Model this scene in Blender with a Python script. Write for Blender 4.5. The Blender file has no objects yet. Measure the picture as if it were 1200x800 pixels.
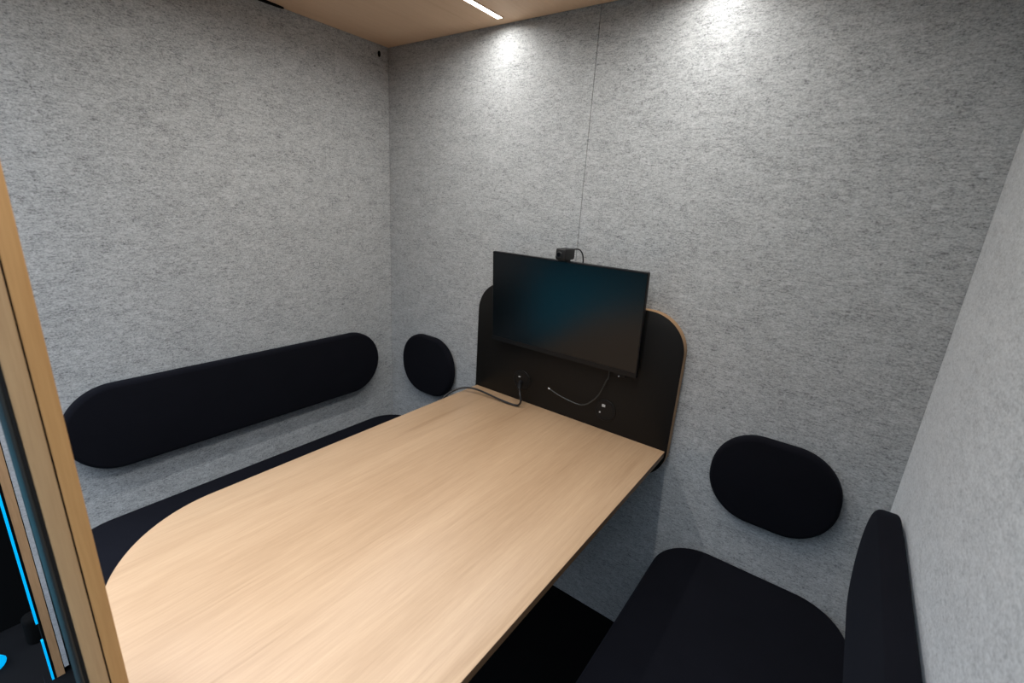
import bpy, bmesh, math, random
from mathutils import Vector, Matrix
C = bpy.context.scene.collection
PI = math.pi

# ------------------------------------------------------------------ room (metres)
W = 1.83          # width between felt side walls
H = 1.977         # ceiling height
YF = -1.25        # front frame line (the room runs from y = 0 to here)
ZT = 0.74         # table top
ZS = 0.456        # seat top

# ------------------------------------------------------------------ materials
def new_mat(name):
    m = bpy.data.materials.new(name); m.use_nodes = True
    nt = m.node_tree
    return m, nt, nt.nodes['Principled BSDF'], nt.nodes, nt.links

def plain(name, col, rough=0.5, metal=0.0, spec=0.5, emit=None, estr=0.0):
    m, nt, b, N, L = new_mat(name)
    b.inputs['Base Color'].default_value = (*col, 1)
    b.inputs['Roughness'].default_value = rough
    b.inputs['Metallic'].default_value = metal
    b.inputs['Specular IOR Level'].default_value = spec
    if emit:
        b.inputs['Emission Color'].default_value = (*emit, 1)
        b.inputs['Emission Strength'].default_value = estr
    return m

def noise(N, L, vec, scale_xyz, scale=1.0, detail=4.0, rough=0.55, dist=0.0):
    mp = N.new('ShaderNodeMapping'); mp.inputs['Scale'].default_value = scale_xyz
    L.new(vec, mp.inputs['Vector'])
    n = N.new('ShaderNodeTexNoise'); n.inputs['Scale'].default_value = scale
    n.inputs['Detail'].default_value = detail; n.inputs['Roughness'].default_value = rough
    n.inputs['Distortion'].default_value = dist
    L.new(mp.outputs['Vector'], n.inputs['Vector'])
    return n.outputs['Fac']

def math_node(N, L, op, a, b, clamp=False):
    n = N.new('ShaderNodeMath'); n.operation = op; n.use_clamp = clamp
    for i, v in enumerate((a, b)):
        if isinstance(v, (int, float)): n.inputs[i].default_value = v
        else: L.new(v, n.inputs[i])
    return n.outputs[0]

def ramp(N, L, fac, stops):
    r = N.new('ShaderNodeValToRGB'); e = r.color_ramp.elements
    while len(e) < len(stops): e.new(0.5)
    for k, (p, c) in enumerate(stops):
        e[k].position = p; e[k].color = (*c, 1)
    L.new(fac, r.inputs['Fac']); return r.outputs['Color']

def felt(name, lo, hi):
    """Heathered grey polyester felt: fibres lie mostly horizontal."""
    m, nt, b, N, L = new_mat(name)
    tc = N.new('ShaderNodeTexCoord').outputs['Object']
    blotch = noise(N, L, tc, (5, 5, 10), 1.6, 5, 0.7)
    streak = noise(N, L, tc, (21, 21, 64), 1.0, 4, 0.7, 0.4)
    fibre = noise(N, L, tc, (72, 72, 200), 1.0, 3, 0.75, 0.6)
    grain = noise(N, L, tc, (210, 210, 310), 1.0, 2, 0.75)
    s = math_node(N, L, 'MULTIPLY', blotch, 0.13)
    s = math_node(N, L, 'ADD', s, math_node(N, L, 'MULTIPLY', streak, 0.18))
    s = math_node(N, L, 'ADD', s, math_node(N, L, 'MULTIPLY', fibre, 0.38))
    s = math_node(N, L, 'ADD', s, math_node(N, L, 'MULTIPLY', grain, 0.36))
    mid = [lo[i] * 0.45 + hi[i] * 0.55 for i in range(3)]
    col = ramp(N, L, s, [(0.395, lo), (0.50, mid), (0.615, hi)])
    L.new(col, b.inputs['Base Color'])
    b.inputs['Roughness'].default_value = 0.95
    b.inputs['Specular IOR Level'].default_value = 0.12
    b.inputs['Sheen Weight'].default_value = 0.85
    b.inputs['Sheen Roughness'].default_value = 0.45
    b.inputs['Sheen Tint'].default_value = (0.93, 0.96, 1.0, 1)
    bp = N.new('ShaderNodeBump'); bp.inputs['Strength'].default_value = 0.25
    bp.inputs['Distance'].default_value = 0.0015
    L.new(fibre, bp.inputs['Height']); L.new(bp.outputs['Normal'], b.inputs['Normal'])
    return m

def wood(name, dark, light, rough, axis='y', spec=0.5, fine=1.0, coat=0.0):
    """Veneer with straight grain along one axis."""
    m, nt, b, N, L = new_mat(name)
    tc = N.new('ShaderNodeTexCoord').outputs['Object']
    k = {'x': 0, 'y': 1, 'z': 2}[axis]
    def sc(al, ac):
        v = [ac * fine] * 3; v[k] = al * fine; return v
    broad = noise(N, L, tc, sc(0.9, 8.0), 1.0, 3, 0.5, 0.4)
    line = noise(N, L, tc, sc(2.6, 62), 1.0, 5, 0.62, 0.5)
    pore = noise(N, L, tc, sc(14, 330), 1.0, 2, 0.6)
    s = math_node(N, L, 'MULTIPLY', broad, 0.40)
    s = math_node(N, L, 'ADD', s, math_node(N, L, 'MULTIPLY', line, 0.30))
    s = math_node(N, L, 'ADD', s, math_node(N, L, 'MULTIPLY', pore, 0.30))
    vein = noise(N, L, tc, sc(1.7, 46), 1.0, 2, 0.5, 0.3)                          # sparse darker grain lines
    s = math_node(N, L, 'SUBTRACT', s, math_node(N, L, 'MULTIPLY', math_node(N, L, 'SUBTRACT', vein, 0.60, True), 1.0))
    col = ramp(N, L, s, [(0.27, dark), (0.70, light)])
    L.new(col, b.inputs['Base Color'])
    b.inputs['Roughness'].default_value = rough
    b.inputs['Specular IOR Level'].default_value = spec
    bp = N.new('ShaderNodeBump'); bp.inputs['Strength'].default_value = 0.06
    bp.inputs['Distance'].default_value = 0.0006
    L.new(line, bp.inputs['Height']); L.new(bp.outputs['Normal'], b.inputs['Normal'])
    return m

def fabric(name, col, rough=0.9):
    """Tightly woven dark upholstery."""
    m, nt, b, N, L = new_mat(name)
    tc = N.new('ShaderNodeTexCoord').outputs['Object']
    n = noise(N, L, tc, (900, 900, 900), 1.0, 1, 0.5)
    w = noise(N, L, tc, (9, 9, 9), 1.0, 2, 0.5)
    s = math_node(N, L, 'ADD', math_node(N, L, 'MULTIPLY', n, 0.6), math_node(N, L, 'MULTIPLY', w, 0.4))
    L.new(ramp(N, L, s, [(0.3, [c * 0.82 for c in col]), (0.7, [c * 1.18 for c in col])]), b.inputs['Base Color'])
    b.inputs['Roughness'].default_value = rough
    b.inputs['Specular IOR Level'].default_value = 0.08
    b.inputs['Sheen Weight'].default_value = 0.02
    b.inputs['Sheen Tint'].default_value = (0.6, 0.7, 1.0, 1)
    b.inputs['Sheen Roughness'].default_value = 0.5
    bp = N.new('ShaderNodeBump'); bp.inputs['Strength'].default_value = 0.15
    bp.inputs['Distance'].default_value = 0.0005
    L.new(n, bp.inputs['Height']); L.new(bp.outputs['Normal'], b.inputs['Normal'])
    return m

M = {}
M['felt'] = felt('grey_felt', (0.125, 0.131, 0.133), (0.535, 0.549, 0.553))
M['felt_edge'] = felt('cut_felt_edge', (0.25, 0.26, 0.27), (0.52, 0.53, 0.55))
M['table'] = wood('oak_veneer', (0.37, 0.228, 0.126), (0.555, 0.372, 0.226), 0.40, 'y', 0.5)
M['table_edge'] = wood('plywood_edge', (0.12, 0.065, 0.03), (0.24, 0.14, 0.07), 0.5, 'y', 0.4)
M['ceiling'] = wood('ceiling_veneer', (0.64, 0.425, 0.265), (0.77, 0.55, 0.37), 0.55, 'y', 0.3)
M['ply_warm'] = wood('plywood_orange', (0.42, 0.21, 0.07), (0.62, 0.35, 0.14), 0.45, 'z', 0.4)
M['ply_tan'] = wood('plywood_tan', (0.37, 0.22, 0.105), (0.55, 0.36, 0.185), 0.5, 'z', 0.4)
M['ply_end'] = wood('plywood_layers', (0.30, 0.16, 0.075), (0.55, 0.34, 0.18), 0.55, 'z', 0.3, 1.6)
M['board_edge'] = wood('backboard_plywood_edge', (0.30, 0.17, 0.08), (0.48, 0.30, 0.16), 0.5, 'z', 0.4, 1.5)
M['fabric'] = fabric('navy_black_fabric', (0.0056, 0.0058, 0.0085), 1.0)
M['carpet'] = fabric('black_carpet', (0.0035, 0.0035, 0.0038), 1.0)
M['laminate'] = plain('black_laminate', (0.008, 0.0072, 0.0064), 0.5, 0, 0.22)
M['black'] = plain('black_plastic', (0.008, 0.008, 0.009), 0.4)
M['soft_black'] = plain('black_rubber', (0.012, 0.012, 0.012), 0.6)
M['void'] = plain('dark_gap', (0.002, 0.002, 0.002), 0.9, 0, 0.1)
M['screen'] = plain('matt_screen', (0.0025, 0.003, 0.0035), 0.24, 0, 0.4)
M['bezel'] = plain('screen_housing', (0.006, 0.006, 0.0065), 0.45, 0, 0.25)
M['grey_metal'] = plain('dark_metal', (0.06, 0.065, 0.065), 0.4, 0.6)
M['silver'] = plain('silver_metal', (0.6, 0.6, 0.6), 0.3, 1.0)
M['port'] = plain('light_grey_port', (0.45, 0.45, 0.45), 0.4)
M['lens'] = plain('glass_lens', (0.003, 0.003, 0.004), 0.08)
M['cam_grey'] = plain('webcam_shell', (0.014, 0.0135, 0.0135), 0.5, 0, 0.3)
M['led'] = plain('led_diffuser', (0.9, 0.9, 0.9), 0.5, 0, 0.3, (1.0, 0.97, 0.93), 9.0)
M['cyan'] = plain('cyan_light', (0.0, 0.2, 0.4), 0.4, 0, 0.3, (0.0, 0.38, 0.80), 1.0)

# ------------------------------------------------------------------ mesh helpers
def link(name, bm, mat, parent=None, smooth=None):
    bmesh.ops.recalc_face_normals(bm, faces=bm.faces)
    me = bpy.data.meshes.new(name); bm.to_mesh(me); bm.free()
    mats = mat if isinstance(mat, (list, tuple)) else [mat]
    for m in mats: me.materials.append(m)
    if smooth is not None:
        me.shade_smooth(); me.set_sharp_from_angle(angle=math.radians(smooth))
    o = bpy.data.objects.new(name, me); C.objects.link(o)
    if parent: 
        o.parent = parent
        o.matrix_parent_inverse = parent.matrix_basis.inverted()
    return o

def tag(o, label, cat, group=None):
    o['label'] = label; o['category'] = cat
    if group: o['group'] = group
    return o

def thing(name, loc, label, cat, group=None):
    o = bpy.data.objects.new(name, None); C.objects.link(o)
    o.location = loc; o.empty_display_size = 0.05
    return tag(o, label, cat, group)

def struct(o):
    o['kind'] = 'structure'; return o

def box(bm, x0, x1, y0, y1, z0, z1, bevel=0.0, mi=0):
    v = [bm.verts.new((x, y, z)) for x in (x0, x1) for y in (y0, y1) for z in (z0, z1)]
    f = [bm.faces.new([v[i] for i in q]) for q in
         ((0, 1, 3, 2), (4, 6, 7, 5), (0, 4, 5, 1), (2, 3, 7, 6), (0, 2, 6, 4), (1, 5, 7, 3))]
    for q in f: q.material_index = mi
    if bevel:
        es = {e for q in f for e in q.edges}
        bmesh.ops.bevel(bm, geom=list(es), offset=bevel, segments=3, profile=0.5, affect='EDGES')

def rrect(w, h, corners, n=14):
    """Centred rounded rectangle; corners = (rx, ry) each, order ++, -+, --, +-."""
    out = []
    sg = ((1, 1), (-1, 1), (-1, -1), (1, -1))
    for k, (sx, sy) in enumerate(sg):
        rx, ry = corners[k]
        cx, cy = sx * (w / 2 - rx), sy * (h / 2 - ry)
        a0 = k * PI / 2
        for i in range(n + 1):
            a = a0 + i * PI / 2 / n
            out.append((cx + rx * math.cos(a), cy + ry * math.sin(a)))
    return out

def loft(bm, rings, cap0=True, cap1=True, mi=0):
    R = [[bm.verts.new(p) for p in r] for r in rings]
    n = len(R[0])
    for a, b in zip(R, R[1:]):
        for i in range(n):
            j = (i + 1) % n
            f = bm.faces.new((a[i], a[j], b[j], b[i])); f.material_index = mi
    if cap0: bm.faces.new(R[0]).material_index = mi
    if cap1: bm.faces.new(R[-1]).material_index = mi
    return R

def slab(bm, w, h, corners, t, edge, place, back_edge=0.0, crown=0.0, n=14, segs=6):
    """Rounded-outline slab of thickness t; 'place' maps (u, v, depth) to world."""
    rings = []
    def ring(d, z):
        cs = [(max(rx - d, 1e-4), max(ry - d, 1e-4)) for rx, ry in corners]
        rings.append([place(u, v, z) for u, v in rrect(w - 2 * d, h - 2 * d, cs, n)])
    if back_edge:
        for i in range(segs + 1):
            a = PI / 2 * i / segs
            ring(back_edge * (1 - math.sin(a)), back_edge * (1 - math.cos(a)))
    else: ring(0, 0)
    for i in range(segs + 1):
        a = PI / 2 * i / segs
        ring(edge * (1 - math.cos(a)), t - edge + edge * math.sin(a))
    if crown:
        for k in range(1, 6):
            d = edge + (min(w, h) / 2 - edge) * 0.9 * k / 5
            q = k / 5
            ring(d, t + crown * (1 - (1 - q) ** 2))
    loft(bm, rings)

def tube(bm, pts, r, seg=10, sub=8, taper=None):
    P = [Vector(p) for p in pts]; S = []
    for i in range(len(P) - 1):
        p0 = P[max(i - 1, 0)]; p1 = P[i]; p2 = P[i + 1]; p3 = P[min(i + 2, len(P) - 1)]
        for k in range(sub):
            t = k / sub
            S.append(0.5 * ((2 * p1) + (-p0 + p2) * t + (2 * p0 - 5 * p1 + 4 * p2 - p3) * t * t
                            + (-p0 + 3 * p1 - 3 * p2 + p3) * t ** 3))
    S.append(P[-1])
    rings = []; nrm = None
    for i, p in enumerate(S):
        tg = (S[min(i + 1, len(S) - 1)] - S[max(i - 1, 0)]).normalized()
        if nrm is None: nrm = tg.orthogonal().normalized()
        nrm = (nrm - tg * nrm.dot(tg)).normalized(); bn = tg.cross(nrm)
        rings.append([tuple(p + (nrm * math.cos(a) + bn * math.sin(a)) * r)
                      for a in (2 * PI * k / seg for k in range(seg))])
    loft(bm, rings)

def disc(bm, c, axis_u, axis_v, axis_n, r, t, edge=0.001, n=28):
    c, u, v, w = Vector(c), Vector(axis_u), Vector(axis_v), Vector(axis_n)
    rings = [[tuple(c + u * rr * math.cos(a) + v * rr * math.sin(a) + w * z)
              for a in (2 * PI * k / n for k in range(n))]
             for rr, z in ((r, 0), (r, t - edge), (r - edge, t))]
    loft(bm, rings)

BM = bmesh.new

# ------------------------------------------------------------------ the room shell
bm = BM(); box(bm, -0.045, W + 0.045, YF - 0.035, 0.045, -0.05, 0.0)
struct(link('floor', bm, M['carpet']))
ZO = -0.055                                                                      # the hall floor lies a step lower
bm = BM(); box(bm, -3.4, 4.4, -5.2, 0.4, ZO - 0.05, ZO)
struct(link('floor_outside', bm, M['carpet']))
bm = BM(); box(bm, -2.2, -0.12, -4.6, -1.62, ZO, ZO + 0.006)                       # unseen teal sheet added on the hall floor to tint the screen's reflection
struct(link('floor_outside', bm, fabric('teal_reflection_sheet', (0.0, 0.17, 0.23), 0.95)))

bm = BM(); box(bm, 0.003, W - 0.003, YF - 0.035, -0.003, H, H + 0.03)
struct(link('ceiling', bm, M['ceiling']))
bm = BM(); box(bm, -0.06, W + 0.06, YF - 0.035, 0.06, H + 0.031, H + 0.05)      # roof deck over the veneer
struct(link('trim_1', bm, M['void']))

XS = 0.909
bm = BM()                                                                        # two felt panels with a fine butt seam
box(bm, -0.05, XS - 0.0010, 0.0, 0.05, 0.0, H + 0.03)
box(bm, XS + 0.0010, W + 0.05, 0.0, 0.05, 0.0, H + 0.03)
box(bm, XS - 0.0010, XS + 0.0010, 0.006, 0.05, 0.0, H + 0.03, mi=1)
struct(link('wall_back', bm, [M['felt'], M['void']]))
bm = BM(); box(bm, -0.05, 0.0, -1.222, -0.0015, 0.0, H + 0.03)
struct(link('wall_left', bm, M['felt']))
bm = BM(); box(bm, W, W + 0.05, YF - 0.01, -0.0025, 0.0, H + 0.03)
struct(link('wall_right', bm, M['felt']))

# front end of the left wall: gap, cut felt edge, plywood, black seal
for z0, x1, ya, yb, mm in ((ZO, -0.006, -1.2300, -1.2225, 'void'), (0.022, 0.0, -1.2403, -1.2305, 'felt_edge'),
                           (ZO, -0.004, -1.2424, -1.2404, 'void'), (ZO, 0.0, -1.2600, -1.2425, 'ply_end'),
                           (ZO, -0.003, -1.2655, -1.2601, 'void')):
    bm = BM(); box(bm, -0.05, x1, ya, yb, z0, H + 0.03)
    struct(link('trim_2', bm, M[mm]))

# plywood post of the doorway, two boards with a groove and a dark seal
bm = BM(); box(bm, 0.94, 1.0, -1.2633, -1.2480, 0.0, H - 0.006, 0.0012)
post = struct(link('door_1', bm, M['ply_warm'], smooth=40))
bm = BM(); box(bm, 0.94, 0.9985, -1.2648, -1.2633, 0.0, H - 0.002)
link('groove', bm, M['void'], post)
bm = BM(); box(bm, 0.94, 1.0, -1.2810, -1.2648, 0.0, H - 0.006, 0.0012)
link('plywood_board', bm, M['ply_tan'], post, 40)
bm = BM(); box(bm, 0.945, 0.996, -1.2885, -1.2810, 0.0, H - 0.002, 0.001)
g = link('seal', bm, M['soft_black'], post, 40)
bm = BM(); box(bm, 0.995, 0.9985, -1.2882, -1.2848, 0.0, H - 0.002, 0.001)
link('metal_strip', bm, M['grey_metal'], g, 40)
post.location.z = 0.0; post.rotation_euler.x = 0.0064; post.location.y = 0.0053

# ------------------------------------------------------------------ table
TX0, TX1, TY1 = 0.5415, 1.2935, -1.243
def to_table(u, v, d): return ((TX0 + TX1) / 2 + u, (TY1 - 0.028) / 2 + v, ZT - 0.019 + d)
tab = thing('meeting_table', (0.917, -0.63, 0.0), 'light oak table with rounded outer end standing between the two benches', 'table')
tw, th = TX1 - TX0, abs(TY1) - 0.028
cr = [(0.001, 0.001), (0.001, 0.001), (0.30, 0.268), (0.30, 0.268)]
bm = BM()
R = []
for d, z in ((0.0006, 0.0), (0, 0.0006), (0, 0.0178)):
    R.append([to_table(u, v, z) for u, v in rrect(tw - 2 * d, th - 2 * d, [(max(a - d, 1e-4), max(b - d, 1e-4)) for a, b in cr], 28)])
loft(bm, R)
link('edge_band', bm, M['table_edge'], tab, 40)
bm = BM()
R = []
for d, z in ((0.0, 0.0178), (0.0, 0.0186), (0.0006, 0.019)):
    R.append([to_table(u, v, z) for u, v in rrect(tw - 2 * d, th - 2 * d, [(max(a - d, 1e-4), max(b - d, 1e-4)) for a, b in cr], 28)])
loft(bm, R)
link('tabletop', bm, M['table'], tab, 40)
bm = BM(); disc(bm, (0.917, -0.86, 0.0), (1, 0, 0), (0, 1, 0), (0, 0, 1), 0.19, 0.010, 0.003, 48)
link('foot_plate', bm, M['black'], tab, 40)
bm = BM(); disc(bm, (0.917, -0.86, 0.010), (1, 0, 0), (0, 1, 0), (0, 0, 1), 0.035, ZT - 0.029, 0.001, 32)
link('leg', bm, M['black'], tab, 40)

# ------------------------------------------------------------------ backboard against the back wall
BX0, BX1, BZ0, BZ1 = 0.5345, 1.2995, 0.622, 1.158
YB = -0.028
bb = thing('table_backboard', (0.917, -0.014, BZ0), 'black rounded board with plywood edge fixed to the back wall behind the monitor', 'backboard')
def to_board(u, v, d): return ((BX0 + BX1) / 2 + u, -0.001 - d, (BZ0 + BZ1) / 2 + v)
bw, bh = BX1 - BX0, BZ1 - BZ0
bc = [(0.115, 0.115)] * 4
bm = BM()
loft(bm, [[to_board(u, v, z) for u, v in rrect(bw, bh, bc, 20)] for z in (0.0, 0.0255)])
link('plywood_edge', bm, M['board_edge'], bb, 40)
bm = BM()
loft(bm, [[to_board(u, v, z) for u, v in rrect(bw - 2 * d, bh - 2 * d, [(0.115 - d, 0.115 - d)] * 4, 20)]
          for d, z in ((0.0004, 0.0256), (0.0004, 0.0266), (0.001, 0.027))])
link('black_face', bm, M['laminate'], bb, 40)

def socket(cx, cz, ports):
    bm = BM(); disc(bm, (cx, YB, cz), (1, 0, 0), (0, 0, 1), (0, -1, 0), 0.037, 0.003, 0.0012, 40)
    s = link('power_socket', bm, M['laminate'], bb, 40)
    bm = BM()
    n = 36
    rings = []
    for rr, z in ((0.031, 0.003), (0.031, 0.0042), (0.0285, 0.0042), (0.0285, 0.003)):
        rings.append([(cx + rr * math.cos(a), YB - z, cz + rr * math.sin(a)) for a in (2 * PI * k / n for k in range(n))])
    loft(bm, rings, False, False); link('rim', bm, M['bezel'], s, 40)
    for (px, pz, w, h) in ports:
        bm = BM(); box(bm, px - w / 2, px + w / 2, YB - 0.0046, YB - 0.003, pz - h / 2, pz + h / 2, 0.0006)
        link('port', bm, M['port'], s)
    return s
socket(0.7535, 0.8205, [(0.7440, 0.8315, 0.009, 0.0045)])
socket(1.0870, 0.8095, [(1.0805, 0.8250, 0.012, 0.009), (1.0700, 0.7990, 0.005, 0.005)])

# ------------------------------------------------------------------ monitor
mon = thing('monitor', (0.911, -0.028, 0.956), 'slim black computer monitor mounted in front of the black backboard', 'monitor')
MW, MH = 0.548, 0.3165
tilt = math.atan2(0.022, MH)
def to_mon(u, v, d):      # d = depth behind the screen face
    base = Vector((0.911, -0.066, 0.9575))
    up = Vector((0, -math.sin(tilt), math.cos(tilt))); bk = Vector((0, math.cos(tilt), math.sin(tilt)))
    return tuple(base + Vector((u, 0, 0)) + up * (v + MH / 2) + bk * d)
bm = BM()
mc = [(0.003, 0.003)] * 4
loft(bm, [[to_mon(u, v, z) for u, v in rrect(MW - 2 * d, MH - 2 * d, mc, 5)]
          for d, z in ((0.0006, 0.0), (0, 0.0006), (0, 0.012), (0.012, 0.018))])
link('housing', bm, M['bezel'], mon, 35)
bm = BM()
SB = 0.016
loft(bm, [[to_mon(u, v + (SB - 0.004) / 2, z) for u, v in rrect(MW - 0.006, MH - SB - 0.004, [(0.001, 0.001)] * 4, 3)]
          for z in (-0.0006, 0.0002)])
link('screen', bm, M['screen'], mon, 35)
bm = BM()
loft(bm, [[to_mon(u, v - (MH - SB) / 2, z) for u, v in rrect(MW - 0.002, SB - 0.001, [(0.001, 0.001)] * 4, 3)]
          for z in (-0.0012, 0.0002)])
link('chin', bm, M['bezel'], mon, 35)
bm = BM(); box(bm, 0.861, 0.961, -0.062, YB - 0.0008, 1.06, 1.16, 0.003)
link('wall_mount', bm, M['soft_black'], mon, 35)
bm = BM(); disc(bm, (1.1290, -0.058, 0.9480), (1, 0, 0), (0, 0, 1), (0, -1, 0), 0.0022, 0.004, 0.0005, 12)
link('indicator_light', bm, M['port'], mon)
bm = BM(); box(bm, 1.110, 1.150, -0.0575, -0.048, 0.9455, 0.9590, 0.002)
link('button_panel', bm, M['bezel'], mon)

# ------------------------------------------------------------------ webcam on the monitor
ztop = to_mon(0, MH / 2, 0)[2]
wc = thing('webcam', (0.911, -0.07, ztop), 'small black box webcam perched on top of the monitor', 'webcam')
yw0, yw1 = -0.104, -0.046
bm = BM(); box(bm, 0.893, 0.929, yw0, yw1, ztop + 0.0035, ztop + 0.037, 0.004)
link('body', bm, M['cam_grey'], wc, 40)
bm = BM(); disc(bm, (0.9065, yw0, ztop + 0.019), (1, 0, 0), (0, 0, 1), (0, -1, 0), 0.0095, 0.0025, 0.001, 28)
ln = link('lens_ring', bm, M['black'], wc, 40)
bm = BM(); disc(bm, (0.9065, yw0 - 0.0025, ztop + 0.019), (1, 0, 0), (0, 0, 1), (0, -1, 0), 0.006, 0.0008, 0.0004, 24)
link('lens', bm, M['lens'], ln, 40)
bm = BM(); box(bm, 0.897, 0.925, -0.0945, -0.0620, ztop + 0.0005, ztop + 0.0040, 0.001)
box(bm, 0.899, 0.923, -0.0620, -0.0585, ztop - 0.035, ztop + 0.0040, 0.001)
link('clip', bm, M['black'], wc, 40)
bm = BM(); tube(bm, [(0.915, -0.047, ztop + 0.030), (0.921, -0.036, ztop + 0.0345), (0.935, -0.026, ztop + 0.032),
                     (0.945, -0.022, ztop + 0.012), (0.947, -0.022, ztop - 0.03), (0.94, -0.024, ztop - 0.09),
                     (0.93, -0.032, ztop - 0.14)], 0.0022, 8)
link('cable', bm, M['black'], wc, 60)

# ------------------------------------------------------------------ cords
pc = thing('power_cord', (0.7515, -0.034, 0.811), 'thick black cord plugged into the left socket and running over the table', 'cord')
bm = BM(); tube(bm, [(0.7510, YB - 0.0035, 0.8125), (0.7560, -0.044, 0.8085), (0.7640, -0.056, 0.8030), (0.7700, -0.064, 0.7980)], 0.0078, 12, 5)
link('plug', bm, M['black'], pc, 50)
bm = BM(); tube(bm, [(0.768, -0.061, 0.8000), (0.783, -0.078, 0.787), (0.792, -0.083, 0.766), (0.782, -0.084, 0.7475),
                     (0.755, -0.088, 0.7450), (0.700, -0.092, 0.7485), (0.640, -0.093, 0.7540), (0.590, -0.099, 0.7580),
                     (0.556, -0.114, 0.7570), (0.534, -0.143, 0.7500), (0.523, -0.185, 0.735), (0.520, -0.215, 0.700),
                     (0.519, -0.235, 0.63), (0.519, -0.24, 0.56)], 0.0037, 10)
link('lead', bm, M['black'], pc, 60)

lc = thing('loose_cable', (1.0899, -0.040, 0.945), 'thin dark cable with silver tip dangling below the monitor', 'cable')
bm = BM(); tube(bm, [(1.088, -0.042, 0.968), (1.0899, -0.044, 0.9292), (1.0832, -0.045, 0.9129), (1.0658, -0.045, 0.8639), (1.0396, -0.045, 0.8287),
                     (1.0107, -0.045, 0.8093), (0.972, -0.045, 0.8083), (0.921, -0.045, 0.8164), (0.882, -0.045, 0.8282)], 0.0021, 8)
link('lead', bm, M['grey_metal'], lc, 60)
bm = BM(); tube(bm, [(0.8835, -0.045, 0.8278), (0.880, -0.045, 0.8287), (0.8765, -0.045, 0.8296)], 0.0028, 8)
link('connector_tip', bm, M['silver'], lc, 60)

# ------------------------------------------------------------------ upholstered pads on the walls
PZ0, PZ1 = 0.619, 0.877
def wall_pad(name, w, h, t, place, label, cat, group):
    cs = [(h * 0.497, h * 0.497)] * 4 if w > h * 1.5 else [(0.118, 0.123)] * 4
    bm = BM()
    slab(bm, w, h, cs, t - 0.011, 0.013, lambda u, v, d: place(u, v, 0.011 + d), 0.005, 0.005, 20, 8)
    o = link(name, bm, M['fabric'], None, 70)
    bm = BM()
    slab(bm, w - 0.07, h - 0.07, [(a - 0.035, b - 0.035) for a, b in cs], 0.0105, 0.001, place, 0, 0, 20, 2)
    link('backing_board', bm, M['void'], o, 40)
    return tag(o, label, cat, group)
zc = (PZ0 + PZ1) / 2; ph = PZ1 - PZ0
G1, G2 = 'long wall backrests', 'small wall pads'
wall_pad('backrest_pad', 1.032, ph, 0.044, lambda u, v, d: (0.0005 + d, -0.6220 + u, zc + v),
         'long black capsule shaped backrest on the left grey felt wall', 'backrest', G1)
wall_pad('backrest_pad', 1.032, ph, 0.049, lambda u, v, d: (W - 0.0005 - d, -0.6220 + u, zc + v),
         'long black backrest on the right grey wall, seen end on', 'backrest', G1)
wall_pad('side_pad', 0.296, ph, 0.040, lambda u, v, d: (0.263 + u, -0.0005 - d, zc + v),
         'small black rounded pad on the back wall left of the monitor', 'pad', G2)
wall_pad('side_pad', 0.312, ph, 0.040, lambda u, v, d: (1.582 + u, -0.0005 - d, zc + v),
         'small black rounded pad on the back wall right of the table', 'pad', G2)

# ------------------------------------------------------------------ benches
def bench(x0, x1, label):
    b = thing('bench', ((x0 + x1) / 2, -0.61, 0.0), label, 'bench', 'padded benches')
    w, h = x1 - x0, 1.196
    cx, cy = (x0 + x1) / 2, -0.002 - h / 2
    bm = BM(); slab(bm, w, h, [(0.13, 0.13)] * 4, 0.09, 0.016, lambda u, v, d: (cx + u, cy + v, ZS - 0.093 + d), 0.008, 0.003, 16, 6)
    link('seat_cushion', bm, M['fabric'], b, 60)
    bm = BM(); box(bm, x0 + 0.07, x1 - 0.07, cy - h / 2 + 0.08, cy + h / 2 - 0.08, 0.0, ZS - 0.110, 0.004)
    link('plinth', bm, M['black'], b, 40)
    bm = BM(); slab(bm, w - 0.03, h - 0.03, [(0.115, 0.115)] * 4, 0.017, 0.002, lambda u, v, d: (cx + u, cy + v, ZS - 0.110 + d), 0.0, 0.0, 10, 3)
    link('seat_board', bm, M['black'], b, 40)
bench(0.004, 0.488, 'black padded bench along the left wall beyond the table')
bench(1.342, 1.826, 'black padded bench along the right wall, nearest the viewer')

# ------------------------------------------------------------------ ceiling lights
LED_W, LED_SPREAD = 6.3, 168
def strip_light(cx, label):
    t = thing('ceiling_light', (cx, -0.62, H), label, 'light', 'ceiling strip lights')
    y0, y1 = -1.19, -0.047
    bm = BM()
    for x0, x1, a, b in ((cx - 0.0125, cx - 0.0105, y0, y1), (cx + 0.0105, cx + 0.0125, y0, y1),
                         (cx - 0.0105, cx + 0.0105, y0, y0 + 0.002), (cx - 0.0105, cx + 0.0105, y1 - 0.002, y1)):
        box(bm, x0, x1, a, b, H - 0.0022, H - 0.0001)
    link('frame', bm, M['ply_end'], t)
    bm = BM(); box(bm, cx - 0.0103, cx + 0.0103, y0 + 0.0022, y1 - 0.0022, H - 0.0016, H - 0.0002)
    link('diffuser', bm, M['led'], t)
    ld = bpy.data.lights.new('strip_lamp', 'AREA'); ld.shape = 'RECTANGLE'; ld.size = 0.02; ld.size_y = 1.136
    ld.energy = LED_W; ld.color = (1.0, 0.98, 0.95); ld.spread = math.radians(LED_SPREAD)
    lo = bpy.data.objects.new('strip_lamp', ld); C.objects.link(lo)
    lo.location = (cx, (y0 + y1) / 2, H - 0.0019)
strip_light(0.588, 'lit white strip light in the ceiling, its end showing at the top')
strip_light(1.242, 'second strip light in the ceiling, right of centre above the table')

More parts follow.
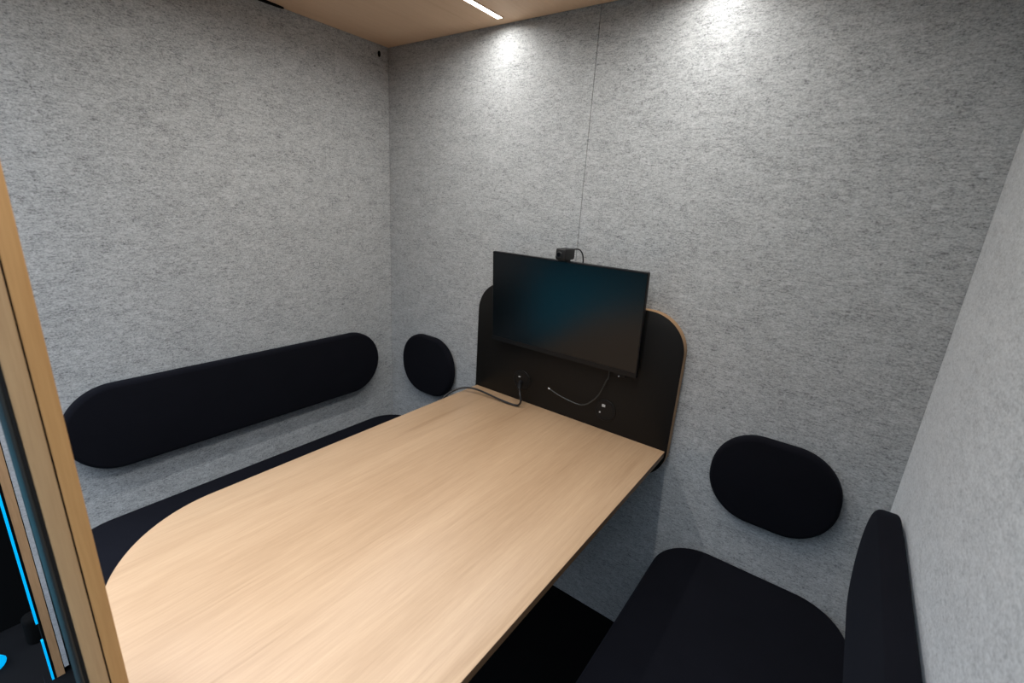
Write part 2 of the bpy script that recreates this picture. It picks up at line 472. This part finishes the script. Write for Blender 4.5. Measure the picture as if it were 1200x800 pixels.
# ------------------------------------------------------------------ small fittings
bm = BM()
slab(bm, 0.017, 0.30, [(0.008, 0.06)] * 4, 0.004, 0.001, lambda u, v, d: (0.0115 + u, -0.570 + v, H - d), 0, 0, 12, 3)
vent = link('air_vent', bm, M['void'], None, 40)
tag(vent, 'black rounded vent in the ceiling against the left wall', 'vent')
bm = BM(); disc(bm, (0.0, -0.046, 1.9455), (0, 0.55, 0), (0, 0, 1), (1, 0, 0), 0.0105, 0.004, 0.001, 24)
tag(link('wall_plug', bm, M['void'], None, 40), 'tiny black oval plug high on the left wall near the corner', 'plug')

# ------------------------------------------------------------------ outside, past the post
bm = BM(); box(bm, -0.96, -0.40, -1.45, -0.2, ZO, 2.2, 0.004)
struct(link('wall_outside', bm, M['void']))
bm = BM(); box(bm, -0.012, -0.001, -1.2708, -1.2658, 0.210, H)
tag(link('light_strip', bm, M['cyan']), 'glowing cyan vertical strip beside the plywood wall end', 'light', 'cyan light strips')
bm = BM(); box(bm, -0.012, -0.001, -1.2705, -1.2658, ZO, 0.146)
tag(link('light_strip', bm, M['cyan']), 'short lower cyan strip reaching the floor under the longer strip', 'light', 'cyan light strips')
bm = BM(); slab(bm, 0.055, 0.055, [(0.022, 0.022)] * 4, 0.10, 0.018, lambda u, v, d: (-0.285 + u, -1.262 + v, ZO + d), 0.004, 0.004, 8, 5)
tag(link('door_stop', bm, M['void'], None, 60), 'black rounded block on the floor left of the cyan strips', 'block')
bm = BM(); tube(bm, [(-0.36, -1.425, ZO + 0.024), (-0.29, -1.395, ZO + 0.024), (-0.225, -1.358, ZO + 0.024)], 0.023, 14)
tag(link('light_tube', bm, M['cyan'], None, 60), 'glowing cyan tube end lying on the floor at bottom left', 'light')

# ------------------------------------------------------------------ light from the hall (through the open front)
w = bpy.data.worlds.new('hall'); bpy.context.scene.world = w; w.use_nodes = True
nt = w.node_tree; N, L = nt.nodes, nt.links
bg = N['Background']
tc = N.new('ShaderNodeTexCoord').outputs['Generated']
sep = N.new('ShaderNodeSeparateXYZ'); L.new(tc, sep.inputs[0])
L.new(ramp(N, L, math_node(N, L, 'ADD', math_node(N, L, 'MULTIPLY', sep.outputs['Z'], 0.5), 0.5),
           [(0.30, (0.01, 0.012, 0.016)), (0.50, (0.06, 0.075, 0.10)), (0.72, (0.32, 0.40, 0.50)), (0.90, (4.2, 4.8, 5.6)), (1.0, (9.0, 9.8, 11.0))]), bg.inputs['Color'])
bg.inputs['Strength'].default_value = 1.0

# ------------------------------------------------------------------ camera
cam = bpy.data.cameras.new('camera'); co = bpy.data.objects.new('camera', cam); C.objects.link(co)
r = Vector((0.80157693, 0.59463179, 0.06234952)); u = Vector((-0.21872544, 0.19458666, 0.95618785)); f = Vector((-0.55644731, 0.78009555, -0.28603728))
m = Matrix.Identity(4)
for i in range(3):
    m[i][0] = r[i]; m[i][1] = u[i]; m[i][2] = -f[i]
m.translation = Vector((1.6291, -1.3333, 1.4323))
co.matrix_world = m
cam.sensor_width = 36; cam.lens = 541.2821 * 36 / 1200; cam.clip_start = 0.02
cam.dof.use_dof = True; cam.dof.focus_distance = 1.45; cam.dof.aperture_fstop = 5.0
bpy.context.scene.camera = co
vs = bpy.context.scene.view_settings
vs.view_transform = 'Standard'; vs.look = 'None'; vs.exposure = 0.0; vs.gamma = 1.0; vs.use_curve_mapping = False
